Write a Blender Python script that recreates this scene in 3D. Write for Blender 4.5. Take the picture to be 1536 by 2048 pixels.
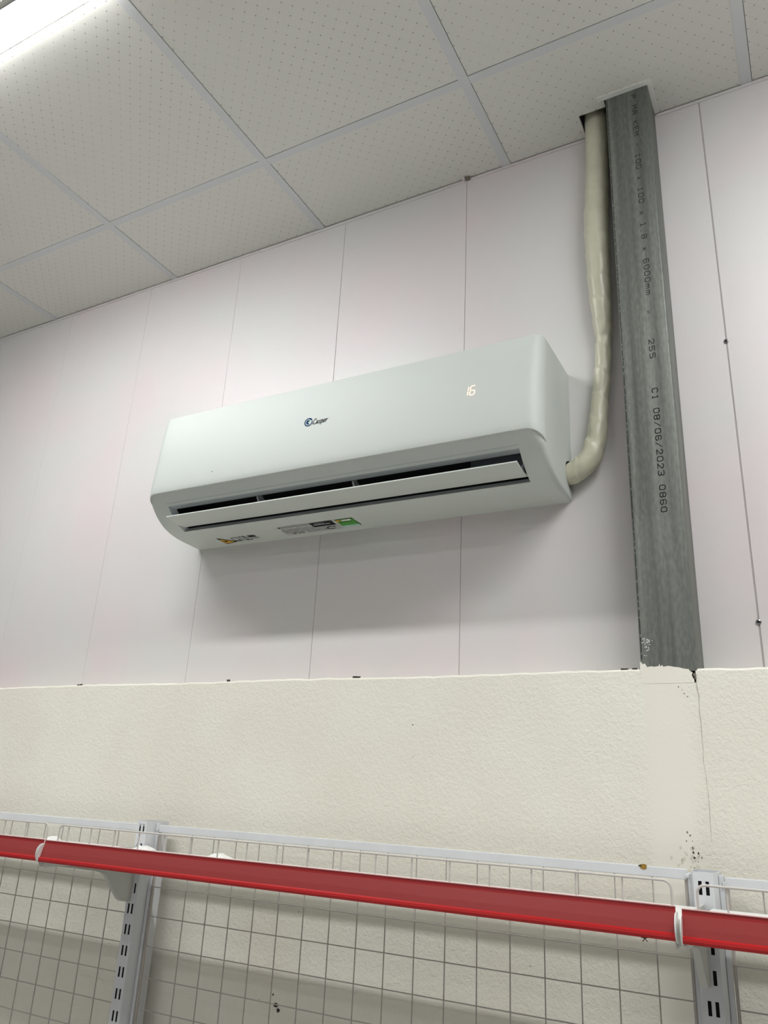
import bpy, bmesh, math, random
from mathutils import Vector, Matrix
random.seed(7)
for o in list(bpy.data.objects): bpy.data.objects.remove(o, do_unlink=True)
SC = bpy.context.scene
COL = SC.collection
H = 3.20            # ceiling height above the floor; all shapes below are authored with z = 0 at the ceiling

# ---------------------------------------------------------------- camera, world, exposure
cam_d = bpy.data.cameras.new('camera'); cam = bpy.data.objects.new('camera', cam_d); COL.objects.link(cam)
cam_d.sensor_fit = 'VERTICAL'; cam_d.sensor_height = 36.0; cam_d.lens = 1565.81 * 36.0 / 2048.0
cam_d.clip_start = 0.02
cam.location = (0.5699, -1.6206, H - 1.6508)
cam.rotation_euler = (1.9197, -0.0494, 0.4947)
SC.camera = cam
W = bpy.data.worlds.new('world'); SC.world = W; W.use_nodes = True
W.node_tree.nodes['Background'].inputs[0].default_value = (1, 1, 1, 1)
W.node_tree.nodes['Background'].inputs[1].default_value = 0.02
SC.view_settings.view_transform = 'Standard'; SC.view_settings.look = 'None'
SC.view_settings.gamma = 1.0; SC.view_settings.use_curve_mapping = False
SC.view_settings.exposure = 1.88
LAMP_NEAR, LAMP_SIDE, LAMP_FAR = 25.0, 30.0, 13.0

# ---------------------------------------------------------------- helpers
def lin(r, g, b):
    f = lambda c: (c / 255 / 12.92) if c / 255 <= .04045 else ((c / 255 + .055) / 1.055) ** 2.4
    return (f(r), f(g), f(b), 1)

def mat(name, col, rough=.5, metal=0., emit=None, es=0., spec=.5, noise=None, bump=None, aniso=None):
    """col: linear rgba. noise=(scale, amount, (sx,sy,sz)); bump=(scale, strength, dist)"""
    m = bpy.data.materials.new(name); m.use_nodes = True
    nt = m.node_tree; b = nt.nodes['Principled BSDF']
    b.inputs['Base Color'].default_value = col
    b.inputs['Roughness'].default_value = rough; b.inputs['Metallic'].default_value = metal
    b.inputs['Specular IOR Level'].default_value = spec
    if emit: b.inputs['Emission Color'].default_value = emit; b.inputs['Emission Strength'].default_value = es
    tc = nt.nodes.new('ShaderNodeTexCoord')
    if noise:
        mp = nt.nodes.new('ShaderNodeMapping'); mp.inputs['Scale'].default_value = noise[2]
        nt.links.new(tc.outputs['Object'], mp.inputs[0])
        n = nt.nodes.new('ShaderNodeTexNoise'); n.inputs['Scale'].default_value = noise[0]; n.inputs['Detail'].default_value = 5
        nt.links.new(mp.outputs[0], n.inputs['Vector'])
        mr = nt.nodes.new('ShaderNodeMapRange'); mr.inputs[1].default_value = .3; mr.inputs[2].default_value = .7
        mr.inputs[3].default_value = 1 - noise[1]; mr.inputs[4].default_value = 1 + noise[1]
        nt.links.new(n.outputs[0], mr.inputs[0])
        mx = nt.nodes.new('ShaderNodeVectorMath'); mx.operation = 'SCALE'
        mx.inputs[0].default_value = col[:3]; nt.links.new(mr.outputs[0], mx.inputs['Scale'])
        nt.links.new(mx.outputs[0], b.inputs['Base Color'])
    if bump:
        n = nt.nodes.new('ShaderNodeTexNoise'); n.inputs['Scale'].default_value = bump[0]; n.inputs['Detail'].default_value = 4
        nt.links.new(tc.outputs['Object'], n.inputs['Vector'])
        bp = nt.nodes.new('ShaderNodeBump'); bp.inputs['Strength'].default_value = bump[1]; bp.inputs['Distance'].default_value = bump[2]
        nt.links.new(n.outputs[0], bp.inputs['Height']); nt.links.new(bp.outputs[0], b.inputs['Normal'])
    return m

M = {}
M['panel'] = mat('wall_panel', lin(216, 210, 210), .42)
def _pink():
    nt = M['panel'].node_tree; g = nt.nodes.new('ShaderNodeNewGeometry'); n = nt.nodes.new('ShaderNodeTexNoise')
    n.inputs['Scale'].default_value = 2.6; n.inputs['Detail'].default_value = 3; nt.links.new(g.outputs['Position'], n.inputs['Vector'])
    cr = nt.nodes.new('ShaderNodeValToRGB'); cr.color_ramp.elements[0].position = .40; cr.color_ramp.elements[1].position = .62
    cr.color_ramp.elements[0].color = lin(213, 211, 209); cr.color_ramp.elements[1].color = lin(217, 207, 208)
    nt.links.new(n.outputs[0], cr.inputs[0]); nt.links.new(cr.outputs[0], nt.nodes['Principled BSDF'].inputs['Base Color'])
_pink()
M['void'] = mat('dark_void', (.012, .011, .010, 1), .9)
M['seam'] = mat('seam_backing', (.42, .385, .375, 1), .9)  # brownish grey backing that shows in the panel joints
M['tbar'] = mat('grid_bar_paint', lin(212, 214, 215), .45)
M['white'] = mat('white_paint', lin(232, 232, 228), .4)
M['ac'] = mat('ac_plastic', lin(194, 199, 194), .52, noise=(2.0, .012, (1, 1, 1)))
M['acgrey'] = mat('ac_lip_plastic', lin(185, 190, 193), .4)
M['black'] = mat('black_plastic', (.008, .008, .010, 1), .6)
M['vane'] = mat('vane_plastic', (.10, .11, .12, 1), .5)
M['ink'] = mat('black_ink', (.006, .006, .006, 1), .95, spec=.05)
M['blue'] = mat('logo_blue', lin(16, 66, 104), .9, spec=.05)
M['led'] = mat('display_light', (1, .55, .32, 1), .5, emit=(1, .66, .50, 1), es=.42)
M['label_grey'] = mat('label_silver', lin(168, 169, 168), .45)
M['label_dark'] = mat('label_print', lin(48, 48, 50), .9, spec=.05)
M['label_mid'] = mat('label_fine_print', lin(118, 119, 118), .6)
M['label_white'] = mat('label_white', lin(215, 216, 210), .5)
M['green'] = mat('label_green', lin(66, 150, 40), .45)
M['green_dk'] = mat('label_border', lin(50, 66, 34), .45)
M['teal'] = mat('label_teal', lin(150, 200, 185), .45)
M['orange'] = mat('label_orange', lin(215, 150, 40), .45)
M['yellow'] = mat('warning_yellow', lin(222, 168, 40), .45)
M['tape'] = mat('wrap_tape', lin(196, 193, 172), .34, noise=(14, .06, (1, 1, 1)), bump=(95, .3, .002))
M['post'] = mat('upright_paint', lin(213, 214, 217), .4, noise=(30, .03, (1, 1, .2)))
M['wire'] = mat('wire_coating', lin(180, 172, 166), .45)
M['guard'] = mat('guard_wire', lin(212, 206, 200), .4)
M['shelf'] = mat('shelf_paint', lin(226, 226, 222), .4)
M['bracket'] = mat('bracket_paint', lin(196, 196, 190), .42)
M['red'] = mat('price_rail_red', lin(158, 54, 53), .38)
M['red_top'] = mat('price_rail_red_top', lin(168, 40, 42), .35)
M['red_lip'] = mat('price_rail_lip_red', lin(182, 8, 13), .45)
M['pink'] = mat('price_rail_edge', lin(236, 186, 184), .4)
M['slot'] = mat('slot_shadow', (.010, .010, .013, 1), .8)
M['screw'] = mat('screw_metal', (.35, .34, .34, 1), .25, metal=1.)
M['dirt'] = mat('dirt', (.05, .042, .03, 1), .9)
M['dirt_soft'] = mat('faint_dirt', lin(218, 211, 195), .9)
M['smudge'] = mat('smudge', lin(128, 119, 98), .9)
M['crack'] = mat('crack', lin(182, 174, 157), .9)
M['rust'] = mat('glue_stain', lin(150, 118, 44), .7)
M['lampbase'] = mat('lamp_base', lin(222, 222, 222), .4)
M['diff_near'] = mat('lit_diffuser', (1, 1, 1, 1), .5, emit=(.97, .99, .99, 1), es=LAMP_NEAR)
M['diff_side'] = mat('lit_diffuser_side', (1, 1, 1, 1), .5, emit=(.97, .99, .99, 1), es=LAMP_SIDE)
M['diff_far'] = mat('added_diffuser_far', (1, 1, 1, 1), .5, emit=(.97, .99, .99, 1), es=LAMP_FAR)  # for the unseen battens added deeper in the room
M['floor'] = mat('floor_tiles', lin(205, 204, 200), .3)
M['roomwall'] = mat('room_wall_paint', lin(160, 160, 160), .7)
M['stencil'] = mat('stencil_ink', (.012, .013, .013, 1), .7)
M['stencil_faint'] = mat('worn_stencil_ink', (.055, .06, .058, 1), .7)
M['debris'] = mat('crumb', lin(120, 112, 96), .8)

def plaster_mat():
    m = mat('plaster', lin(228, 222, 207), .85); nt = m.node_tree; b = nt.nodes['Principled BSDF']
    g = nt.nodes.new('ShaderNodeNewGeometry'); sx = nt.nodes.new('ShaderNodeSeparateXYZ'); nt.links.new(g.outputs['Position'], sx.inputs[0])
    wob = nt.nodes.new('ShaderNodeTexNoise'); wob.inputs['Scale'].default_value = 9; nt.links.new(g.outputs['Position'], wob.inputs['Vector'])
    wa = nt.nodes.new('ShaderNodeMath'); wa.operation = 'MULTIPLY_ADD'; wa.inputs[1].default_value = .05; nt.links.new(wob.outputs[0], wa.inputs[0])
    sb = nt.nodes.new('ShaderNodeMath'); sb.operation = 'SUBTRACT'; sb.inputs[1].default_value = .025; nt.links.new(sx.outputs[0], sb.inputs[0])
    nt.links.new(sb.outputs[0], wa.inputs[2])
    def step(a, c):
        r = nt.nodes.new('ShaderNodeMapRange'); r.interpolation_type = 'SMOOTHSTEP'
        r.inputs[1].default_value = a; r.inputs[2].default_value = c; r.inputs[3].default_value = 0; r.inputs[4].default_value = 1
        return r
    s1 = step(.278, .288); nt.links.new(sx.outputs[0], s1.inputs[0])
    s2 = step(.345, .378); nt.links.new(wa.outputs[0], s2.inputs[0])
    inv = nt.nodes.new('ShaderNodeMath'); inv.operation = 'SUBTRACT'; inv.inputs[0].default_value = 1; nt.links.new(s2.outputs[0], inv.inputs[1])
    patch = nt.nodes.new('ShaderNodeMath'); patch.operation = 'MULTIPLY'; nt.links.new(s1.outputs[0], patch.inputs[0]); nt.links.new(inv.outputs[0], patch.inputs[1])
    n1 = nt.nodes.new('ShaderNodeTexNoise'); n1.inputs['Scale'].default_value = 175; n1.inputs['Detail'].default_value = 5; n1.inputs['Roughness'].default_value = .6; n1.inputs['Distortion'].default_value = .6
    nt.links.new(g.outputs['Position'], n1.inputs['Vector'])
    v = nt.nodes.new('ShaderNodeTexNoise'); v.inputs['Scale'].default_value = 80; v.inputs['Detail'].default_value = 2; nt.links.new(g.outputs['Position'], v.inputs['Vector'])
    ad = nt.nodes.new('ShaderNodeMath'); ad.operation = 'MULTIPLY_ADD'; ad.inputs[1].default_value = .6; nt.links.new(v.outputs[0], ad.inputs[0]); nt.links.new(n1.outputs[0], ad.inputs[2])
    st = nt.nodes.new('ShaderNodeMath'); st.operation = 'MULTIPLY_ADD'; st.inputs[1].default_value = -.50; st.inputs[2].default_value = .56; nt.links.new(patch.outputs[0], st.inputs[0])
    bp = nt.nodes.new('ShaderNodeBump'); bp.inputs['Distance'].default_value = .0030
    nt.links.new(st.outputs[0], bp.inputs['Strength']); nt.links.new(ad.outputs[0], bp.inputs['Height']); nt.links.new(bp.outputs[0], b.inputs['Normal'])
    # large faint colour drift
    n2 = nt.nodes.new('ShaderNodeTexNoise'); n2.inputs['Scale'].default_value = 4; n2.inputs['Detail'].default_value = 3; nt.links.new(g.outputs['Position'], n2.inputs['Vector'])
    cr = nt.nodes.new('ShaderNodeValToRGB'); cr.color_ramp.elements[0].position = .35; cr.color_ramp.elements[1].position = .68
    cr.color_ramp.elements[0].color = lin(238, 235, 223); cr.color_ramp.elements[1].color = lin(234, 228, 215)
    nt.links.new(n2.outputs[0], cr.inputs[0])
    mx = nt.nodes.new('ShaderNodeMix'); mx.data_type = 'RGBA'; nt.links.new(patch.outputs[0], mx.inputs[0])
    nt.links.new(cr.outputs[0], mx.inputs[6]); mx.inputs[7].default_value = lin(237, 232, 220); nt.links.new(mx.outputs[2], b.inputs['Base Color'])
    return m
M['plaster'] = plaster_mat()

def tile_mat():
    m = mat('ceiling_tile', lin(226, 225, 219), .55); nt = m.node_tree; b = nt.nodes['Principled BSDF']
    g = nt.nodes.new('ShaderNodeNewGeometry'); sx = nt.nodes.new('ShaderNodeSeparateXYZ'); nt.links.new(g.outputs['Position'], sx.inputs[0])
    def ma(op, a, c=None):
        n = nt.nodes.new('ShaderNodeMath'); n.operation = op
        for i, q in enumerate((a, c)):
            if q is None: continue
            if isinstance(q, (int, float)): n.inputs[i].default_value = q
            else: nt.links.new(q, n.inputs[i])
        return n.outputs[0]
    x = ma('SUBTRACT', sx.outputs[0], .253); y = ma('ADD', sx.outputs[1], .1856)
    s = 1 / (2 * .01779)
    def dist(q): return ma('ABSOLUTE', ma('SUBTRACT', ma('FRACT', ma('ADD', q, 100.5)), .5))
    da = dist(ma('MULTIPLY', ma('ADD', x, y), s)); db = dist(ma('MULTIPLY', ma('SUBTRACT', x, y), s))
    dot = ma('LESS_THAN', ma('MAXIMUM', da, db), .055)
    line = ma('LESS_THAN', ma('MINIMUM', da, db), .012)
    n = nt.nodes.new('ShaderNodeTexNoise'); n.inputs['Scale'].default_value = 5; nt.links.new(g.outputs['Position'], n.inputs['Vector'])
    fade = nt.nodes.new('ShaderNodeMapRange'); fade.inputs[1].default_value = .35; fade.inputs[2].default_value = .6; fade.inputs[3].default_value = .45; fade.inputs[4].default_value = 1.; nt.links.new(n.outputs[0], fade.inputs[0])
    amt = ma('MAXIMUM', ma('MULTIPLY', dot, .72), ma('MULTIPLY', line, .14)); amt = ma('MULTIPLY', amt, fade.outputs[0])
    mx = nt.nodes.new('ShaderNodeMix'); mx.data_type = 'RGBA'; nt.links.new(amt, mx.inputs[0])
    mx.inputs[6].default_value = lin(222, 221, 215); mx.inputs[7].default_value = lin(92, 84, 76)
    nt.links.new(mx.outputs[2], b.inputs['Base Color'])
    return m
M['tile'] = tile_mat()

def beam_mat():
    m = mat('galvanised_steel', lin(132, 138, 134), .55, metal=.45); nt = m.node_tree; b = nt.nodes['Principled BSDF']
    tc = nt.nodes.new('ShaderNodeTexCoord')
    mp = nt.nodes.new('ShaderNodeMapping'); mp.inputs['Scale'].default_value = (60, 60, 1.2); nt.links.new(tc.outputs['Object'], mp.inputs[0])
    n1 = nt.nodes.new('ShaderNodeTexNoise'); n1.inputs['Scale'].default_value = 1.; n1.inputs['Detail'].default_value = 4; nt.links.new(mp.outputs[0], n1.inputs['Vector'])
    mp2 = nt.nodes.new('ShaderNodeMapping'); mp2.inputs['Scale'].default_value = (180, 180, 60); nt.links.new(tc.outputs['Object'], mp2.inputs[0])
    n2 = nt.nodes.new('ShaderNodeTexNoise'); n2.inputs['Scale'].default_value = 1.; n2.inputs['Detail'].default_value = 5; nt.links.new(mp2.outputs[0], n2.inputs['Vector'])
    a = nt.nodes.new('ShaderNodeMath'); a.operation = 'MULTIPLY_ADD'; a.inputs[1].default_value = .45; nt.links.new(n2.outputs[0], a.inputs[0]); nt.links.new(n1.outputs[0], a.inputs[2])
    cr = nt.nodes.new('ShaderNodeValToRGB'); e = cr.color_ramp.elements
    e[0].position = .45; e[0].color = lin(86, 89, 84); e[1].position = 1.0; e[1].color = lin(138, 140, 134)
    k = e.new(.72); k.color = lin(108, 111, 105)
    nt.links.new(a.outputs[0], cr.inputs[0]); nt.links.new(cr.outputs[0], b.inputs['Base Color'])
    return m
M['beam'] = beam_mat()

BASE = {}
def tag(o, label=None, cat=None, group=None, kind=None):
    if label: o['label'] = label
    if cat: o['category'] = cat
    if group: o['group'] = group
    if kind: o['kind'] = kind
    return o
def empty(name, base, label=None, cat=None, group=None, kind=None):
    o = bpy.data.objects.new(name, None); COL.objects.link(o); o.empty_display_size = .05
    o.location = (base[0], base[1], base[2] + H); BASE[o.name] = Vector(base)
    return tag(o, label, cat, group, kind)
def link(name, me, parent=None, base=(0, 0, 0), **kw):
    """me is in coordinates relative to base when top-level, relative to the parent's base otherwise"""
    o = bpy.data.objects.new(name, me); COL.objects.link(o)
    if parent is None: o.location = (base[0], base[1], base[2] + H); BASE[o.name] = Vector(base)
    else: o.parent = parent; BASE[o.name] = BASE[parent.name]
    return tag(o, **kw)
class MB:
    """collects shapes, authored in room coordinates (z = 0 at the ceiling)"""
    def __init__(s): s.v = []; s.f = []; s.m = []
    def add(s, v, f, mi=0):
        k = len(s.v); s.v += [tuple(p) for p in v]; s.f += [tuple(i + k for i in q) for q in f]; s.m += [mi] * len(f); return s
    def box(s, x0, x1, y0, y1, z0, z1, mi=0):
        v = [(x, y, z) for z in (z0, z1) for y in (y0, y1) for x in (x0, x1)]
        return s.add(v, [(0, 2, 3, 1), (4, 5, 7, 6), (0, 1, 5, 4), (2, 6, 7, 3), (0, 4, 6, 2), (1, 3, 7, 5)], mi)
    def bbox(s, x0, x1, y0, y1, z0, z1, b=.002, mi=0):
        bm = bmesh.new(); bmesh.ops.create_cube(bm, size=1)
        bmesh.ops.scale(bm, vec=(x1 - x0, y1 - y0, z1 - z0), verts=bm.verts)
        bmesh.ops.translate(bm, vec=((x0 + x1) / 2, (y0 + y1) / 2, (z0 + z1) / 2), verts=bm.verts)
        bmesh.ops.bevel(bm, geom=bm.edges[:], offset=b, segments=2, affect='EDGES', profile=.5)
        bm.verts.index_update(); s.add([v.co[:] for v in bm.verts], [[v.index for v in f.verts] for f in bm.faces], mi); bm.free(); return s
    def prism(s, poly, axis, a, b, mi=0):
        """poly: 2D loop; axis 'x': (y,z), 'y': (x,z), 'z': (x,y)"""
        def P(q, t): return {'x': (t, q[0], q[1]), 'y': (q[0], t, q[1]), 'z': (q[0], q[1], t)}[axis]
        n = len(poly); v = [P(q, a) for q in poly] + [P(q, b) for q in poly]
        f = [tuple(range(n))[::-1], tuple(range(n, 2 * n))] + [(i, (i + 1) % n, n + (i + 1) % n, n + i) for i in range(n)]
        return s.add(v, f, mi)
    def tube(s, path, r, n=8, mi=0, cap=True, rf=None):
        P = [Vector(p) for p in path]; R = r if isinstance(r, (list, tuple)) else [r] * len(P)
        t = [(P[min(i + 1, len(P) - 1)] - P[max(i - 1, 0)]).normalized() for i in range(len(P))]
        u = t[0].orthogonal().normalized(); v = []; 
        for i, p in enumerate(P):
            u = (u - t[i] * u.dot(t[i])).normalized(); w = t[i].cross(u)
            for k in range(n):
                a = 2 * math.pi * k / n; rr = R[i] + (rf(i, a) if rf else 0)
                v.append(p + (u * math.cos(a) + w * math.sin(a)) * rr)
        f = [(i * n + k, i * n + (k + 1) % n, (i + 1) * n + (k + 1) % n, (i + 1) * n + k) for i in range(len(P) - 1) for k in range(n)]
        if cap: f += [tuple(range(n))[::-1], tuple(range((len(P) - 1) * n, len(P) * n))]
        return s.add(v, f, mi)
    def mesh(s, name, mats, base=(0, 0, 0), smooth=False, recalc=True):
        me = bpy.data.meshes.new(name); B = Vector(base)
        me.from_pydata([tuple(Vector(p) - B) for p in s.v], [], s.f)
        for q in (mats if isinstance(mats, (list, tuple)) else [mats]): me.materials.append(M[q])
        for p, mi in zip(me.polygons, s.m): p.material_index = mi
        if recalc:
            bm = bmesh.new(); bm.from_mesh(me); bmesh.ops.recalc_face_normals(bm, faces=bm.faces); bm.to_mesh(me); bm.free()
        if smooth:
            me.polygons.foreach_set('use_smooth', [True] * len(me.polygons))
            try: me.set_sharp_from_angle(angle=math.radians(smooth if smooth is not True else 40))
            except Exception: pass
        me.update(); return me
    def build(s, name, mats, parent=None, base=None, smooth=False, **kw):
        b = BASE[parent.name] if parent else (base or (0, 0, 0))
        return link(name, s.mesh(name, mats, b, smooth), parent, b, **kw)

def strokes(mb, lines, place, w, mi=0):
    """flat ribbons of width w along 2D polylines, put on a surface by place(u, v)"""
    for ln in lines:
        for (a, b) in zip(ln[:-1], ln[1:]):
            d = Vector((b[0] - a[0], b[1] - a[1])); L = d.length or 1; d /= L; n = Vector((-d[1], d[0])) * w / 2; e = d * w * .45
            q = [(a[0] - e[0] + n[0], a[1] - e[1] + n[1]), (b[0] + e[0] + n[0], b[1] + e[1] + n[1]), (b[0] + e[0] - n[0], b[1] + e[1] - n[1]), (a[0] - e[0] - n[0], a[1] - e[1] - n[1])]
            mb.add([place(*p) for p in q], [(0, 1, 2, 3)], mi)

# ================================================================= STRUCTURE
T = .605
FX0, FX1, FY0 = -5.0, 4.2, -6.5
MB().box(FX0, FX1, FY0, .1, -H - .1, -H).build('floor', 'floor', kind='structure')
MB().box(FX0 - .1, FX0, FY0, .1, -H, .3).build('wall_left', 'roomwall', kind='structure')
MB().box(FX1, FX1 + .1, FY0, .1, -H, .3).build('wall_right', 'roomwall', kind='structure')
MB().box(FX0, FX1, FY0 - .1, FY0, -H, .3).build('wall_front', 'roomwall', kind='structure')

# back wall: pink-white cladding panels with narrow joints over a backing sheet
wall = MB().box(FX0, FX1, .0012, .06, -1.6, .3).build('wall_back', 'seam', kind='structure')
joints = [FX0] + [-1.327 - .4 * k for k in range(8, -1, -1)] + [-.929, -.529, -.130, .270, .4846] + [.4846 + .4 * k for k in range(1, 10)] + [FX1]
wide = {.4846: .0032, -.130: .0013, -.529: .0012, -.929: .0007, -1.327: .0007, .270: .0012}
for a, b in zip(joints[:-1], joints[1:]):
    if b - a < .02: continue
    ga, gb = wide.get(a, .0007) / 2, wide.get(b, .0007) / 2
    MB().bbox(a + ga, b - gb, 0, .004, -1.5, .25, .0006).build('cladding_panel', 'panel', wall)
# lower rendered wall, its top edge slightly uneven
random.seed(3)
lw = MB(); n = 240; xs = [-3.2 + 5.2 * i / n for i in range(n + 1)]
tops = []
for x in xs:
    z = -1.404 + .0012 * math.sin(x * 9) + random.uniform(-.0011, .0011)
    if x > .39: z -= .0006
    tops.append(z)
v = []; 
for x, z in zip(xs, tops): v += [(x, -.1, -H), (x, -.1, z - .004), (x, -.0975, z), (x, .0, z - .002), (x, 0, -H)]
f = []
for i in range(n):
    for k in range(4): f.append((i * 5 + k, i * 5 + k + 1, (i + 1) * 5 + k + 1, (i + 1) * 5 + k))
lw.add(v, f); lw.box(FX0, -3.2, -.1, 0, -H, -1.404); lw.box(2.0, FX1, -.1, 0, -H, -1.404)
wl = lw.build('wall_lower', 'plaster', kind='structure')
# crack, stains, specks on the render
ck = [(.3768, -1.4235), (.3779, -1.4363), (.3793, -1.4562), (.3781, -1.4812), (.3793, -1.5077), (.3787, -1.5408), (.3784, -1.5682), (.3801, -1.6069), (.381, -1.635), (.3798, -1.6677), (.3806, -1.7045)]
cp = []
for (a, b) in zip(ck[:-1], ck[1:]):
    for k in range(4):
        t = k / 4; cp.append((a[0] + (b[0] - a[0]) * t + random.uniform(-.0008, .0008), -.1001, a[1] + (b[1] - a[1]) * t))
MB().tube(cp, [random.uniform(.0003, .0009) * (1 - .5 * i / len(cp)) for i in range(len(cp))], 5).build('plaster_crack', 'crack', wl)
def blot(mb, x, y, z, r, squash=1., mi=0, t=.0006):
    k = random.randint(7, 9); pts = []
    for i in range(k):
        a = 2 * math.pi * i / k; q = r * random.uniform(.6, 1.15); pts.append((x + q * math.cos(a) * squash, z + q * math.sin(a)))
    mb.prism(pts, 'y', y - t, y + .0008, mi)
random.seed(11)
mb = MB()
for x, z, r in [(.3418, -1.6822, .0019), (.3462, -1.6866, .0018), (.3395, -1.696, .0014), (.3492, -1.6955, .001), (.3495, -1.707, .0012), (.3620, -1.7205, .0016), (.349, -1.7375, .0016), (.3555, -1.727, .0012)]: blot(mb, x, -.1, z, r, .75)
mb.build('dark_speck', 'smudge', wl)
mb = MB()
for i in range(26): blot(mb, random.gauss(.345, .011), -.1, random.gauss(-1.722, .011), random.uniform(.0015, .0045), .7, t=.00025)
mb.build('stain', 'dirt_soft', wl)
mb = MB(); blot(mb, -.4762, -.1, -2.0585, .0062); blot(mb, -.4705, -.1, -2.0668, .0048); blot(mb, -.486, -.1, -2.041, .002); mb.build('dirt_blotch', 'dirt', wl)
mb = MB()
for x, z in [(-.19, -1.506), (-.187, -1.57), (-.55, -1.72), (-.44, -1.885), (.352, -1.442), (.355, -1.449), (.36, -1.4545), (.346, -1.437), (.06, -1.92), (-.52, -2.055)]: blot(mb, x, -.1, z, random.uniform(.0007, .0014))
mb.build('speck', 'dirt', wl)
# crumbs along the ledge
mb = MB()
for x in (-1.2249, -1.215, -.3315, -.34, .248, .254, -.70, .27):
    r = random.uniform(.0025, .0055); mb.box(x - r, x + r, -.098, -.094, -1.405, -1.4015 + random.uniform(0, .0015))
mb.build('ledge_crumb', 'dirt', wl, kind='stuff')
# cream paint lapped up over the foot of the steel column
pb = [(.2805, -1.43), (.2805, -1.3885), (.2835, -1.391), (.286, -1.3945), (.2895, -1.393), (.2915, -1.3965), (.2935, -1.4000), (.300, -1.3985), (.307, -1.3995), (.314, -1.3985), (.3155, -1.394), (.317, -1.3995), (.3205, -1.3965), (.322, -1.4), (.3312, -1.3985), (.340, -1.4005), (.350, -1.402), (.358, -1.4045), (.3657, -1.4055), (.368, -1.409), (.372, -1.4115), (.3705, -1.4174), (.374, -1.424), (.374, -1.43)]
MB().prism(pb, 'y', -.10035, -.0995).build('lapped_paint', 'plaster', wl)
mb = MB(); blot(mb, .3752, -.1012, -1.4165, .0042, .7); blot(mb, .3765, -.1012, -1.4215, .003, .7); mb.build('chipped_corner', 'debris', wl)

# ceiling: tiles on a metal grid, dark void above
ceil = MB().box(FX0, FX1, FY0, .1, .22, .30).build('ceiling', 'void', kind='structure')
YC = -.3093
rows = [(YC + .0215, 0.)]
yy = YC
while yy > FY0 + .1: rows.append((yy - T + .0215, yy)); yy -= T
G = .0011
def tile_mesh(w, d):
    return MB().bbox(0, w, 0, d, .0012, .012, .0005).mesh('ceiling_tile', 'tile')
cache = {}
NEAR_ROWS = 8
kx0, kx1 = -8, 7
for ri, (ya, yb) in enumerate(rows):
    a, b = ya, yb - G if ri else yb - .0022
    for k in range(kx0, kx1):
        x0, x1 = k * T + G, (k + 1) * T - .0245
        if ri == 0 and k == 0: continue
        key = (round(x1 - x0, 4), round(b - a, 4))
        if key not in cache: cache[key] = tile_mesh(*key)
        o = link('ceiling_tile', cache[key], ceil); o.location = (x0, a, 0)
# the tile round the column and the pipe is notched
x0, x1, a, b = G, T - .0245, rows[0][0], -.0022
MB().prism([(x0, a), (x1, a), (x1, b), (.3815, b), (.3815, -.1005), (.2765, -.1005), (.2765, -.0765), (.2085, -.0765), (.2085, b), (x0, b)], 'z', .0012, .012).build('ceiling_tile', 'tile', ceil)
MB().box(.262, .3915, -.1135, -.0995, -.0012, .0012).build('cover_strip', 'white', ceil)
MB().box(.3815, .3915, -.0995, -.004, -.0012, .0012).build('cover_strip', 'white', ceil)
for k in range(kx0, kx1 + 1):
    MB().box(k * T - .0245, k * T, FY0, 0, -.0006, .003).build('main_grid_bar', 'tbar', ceil)
for ri, (ya, yb) in enumerate(rows[1:]):
    for k in range(kx0, kx1):
        MB().box(k * T + .0002, (k + 1) * T - .0247, yb, yb + .0215, -.0003, .003).build('cross_grid_bar', 'tbar', ceil)
# wall angle at the ceiling edge, in butted lengths
for i, (a, b, z) in enumerate([(FX0, -1.42, -.0022), (-1.415, -.86, -.0008), (-.855, -.20, -.0030), (-.195, .2035, -.0012), (.384, 1.6, -.001), (1.605, FX1, -.001)]):
    MB().box(a, b, -.0020, .001, -.0085 + z, z).build('trim_%d' % (i + 1), 'panel', kind='structure')

# ================================================================= STEEL COLUMN
BX0, BX1 = .2812, .3812
col = empty('steel_column', (.331, -.05, -1.43), 'grey galvanised square steel column with stencilled figures beside the wrapped pipe', 'column')
r = .004
sec = []
for cx, cy, a0 in ((BX1 - r, -.1 + r, -90), (BX1 - r, -.001 - r, 0), (BX0 + r, -.001 - r, 90), (BX0 + r, -.1 + r, 180)):
    for k in range(5):
        a = math.radians(a0 + k * 22.5); sec.append((cx + r * math.cos(a), cy + r * math.sin(a)))
MB().prism(sec, 'z', -1.43, .2).build('tube', 'beam', col, smooth=30)
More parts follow.
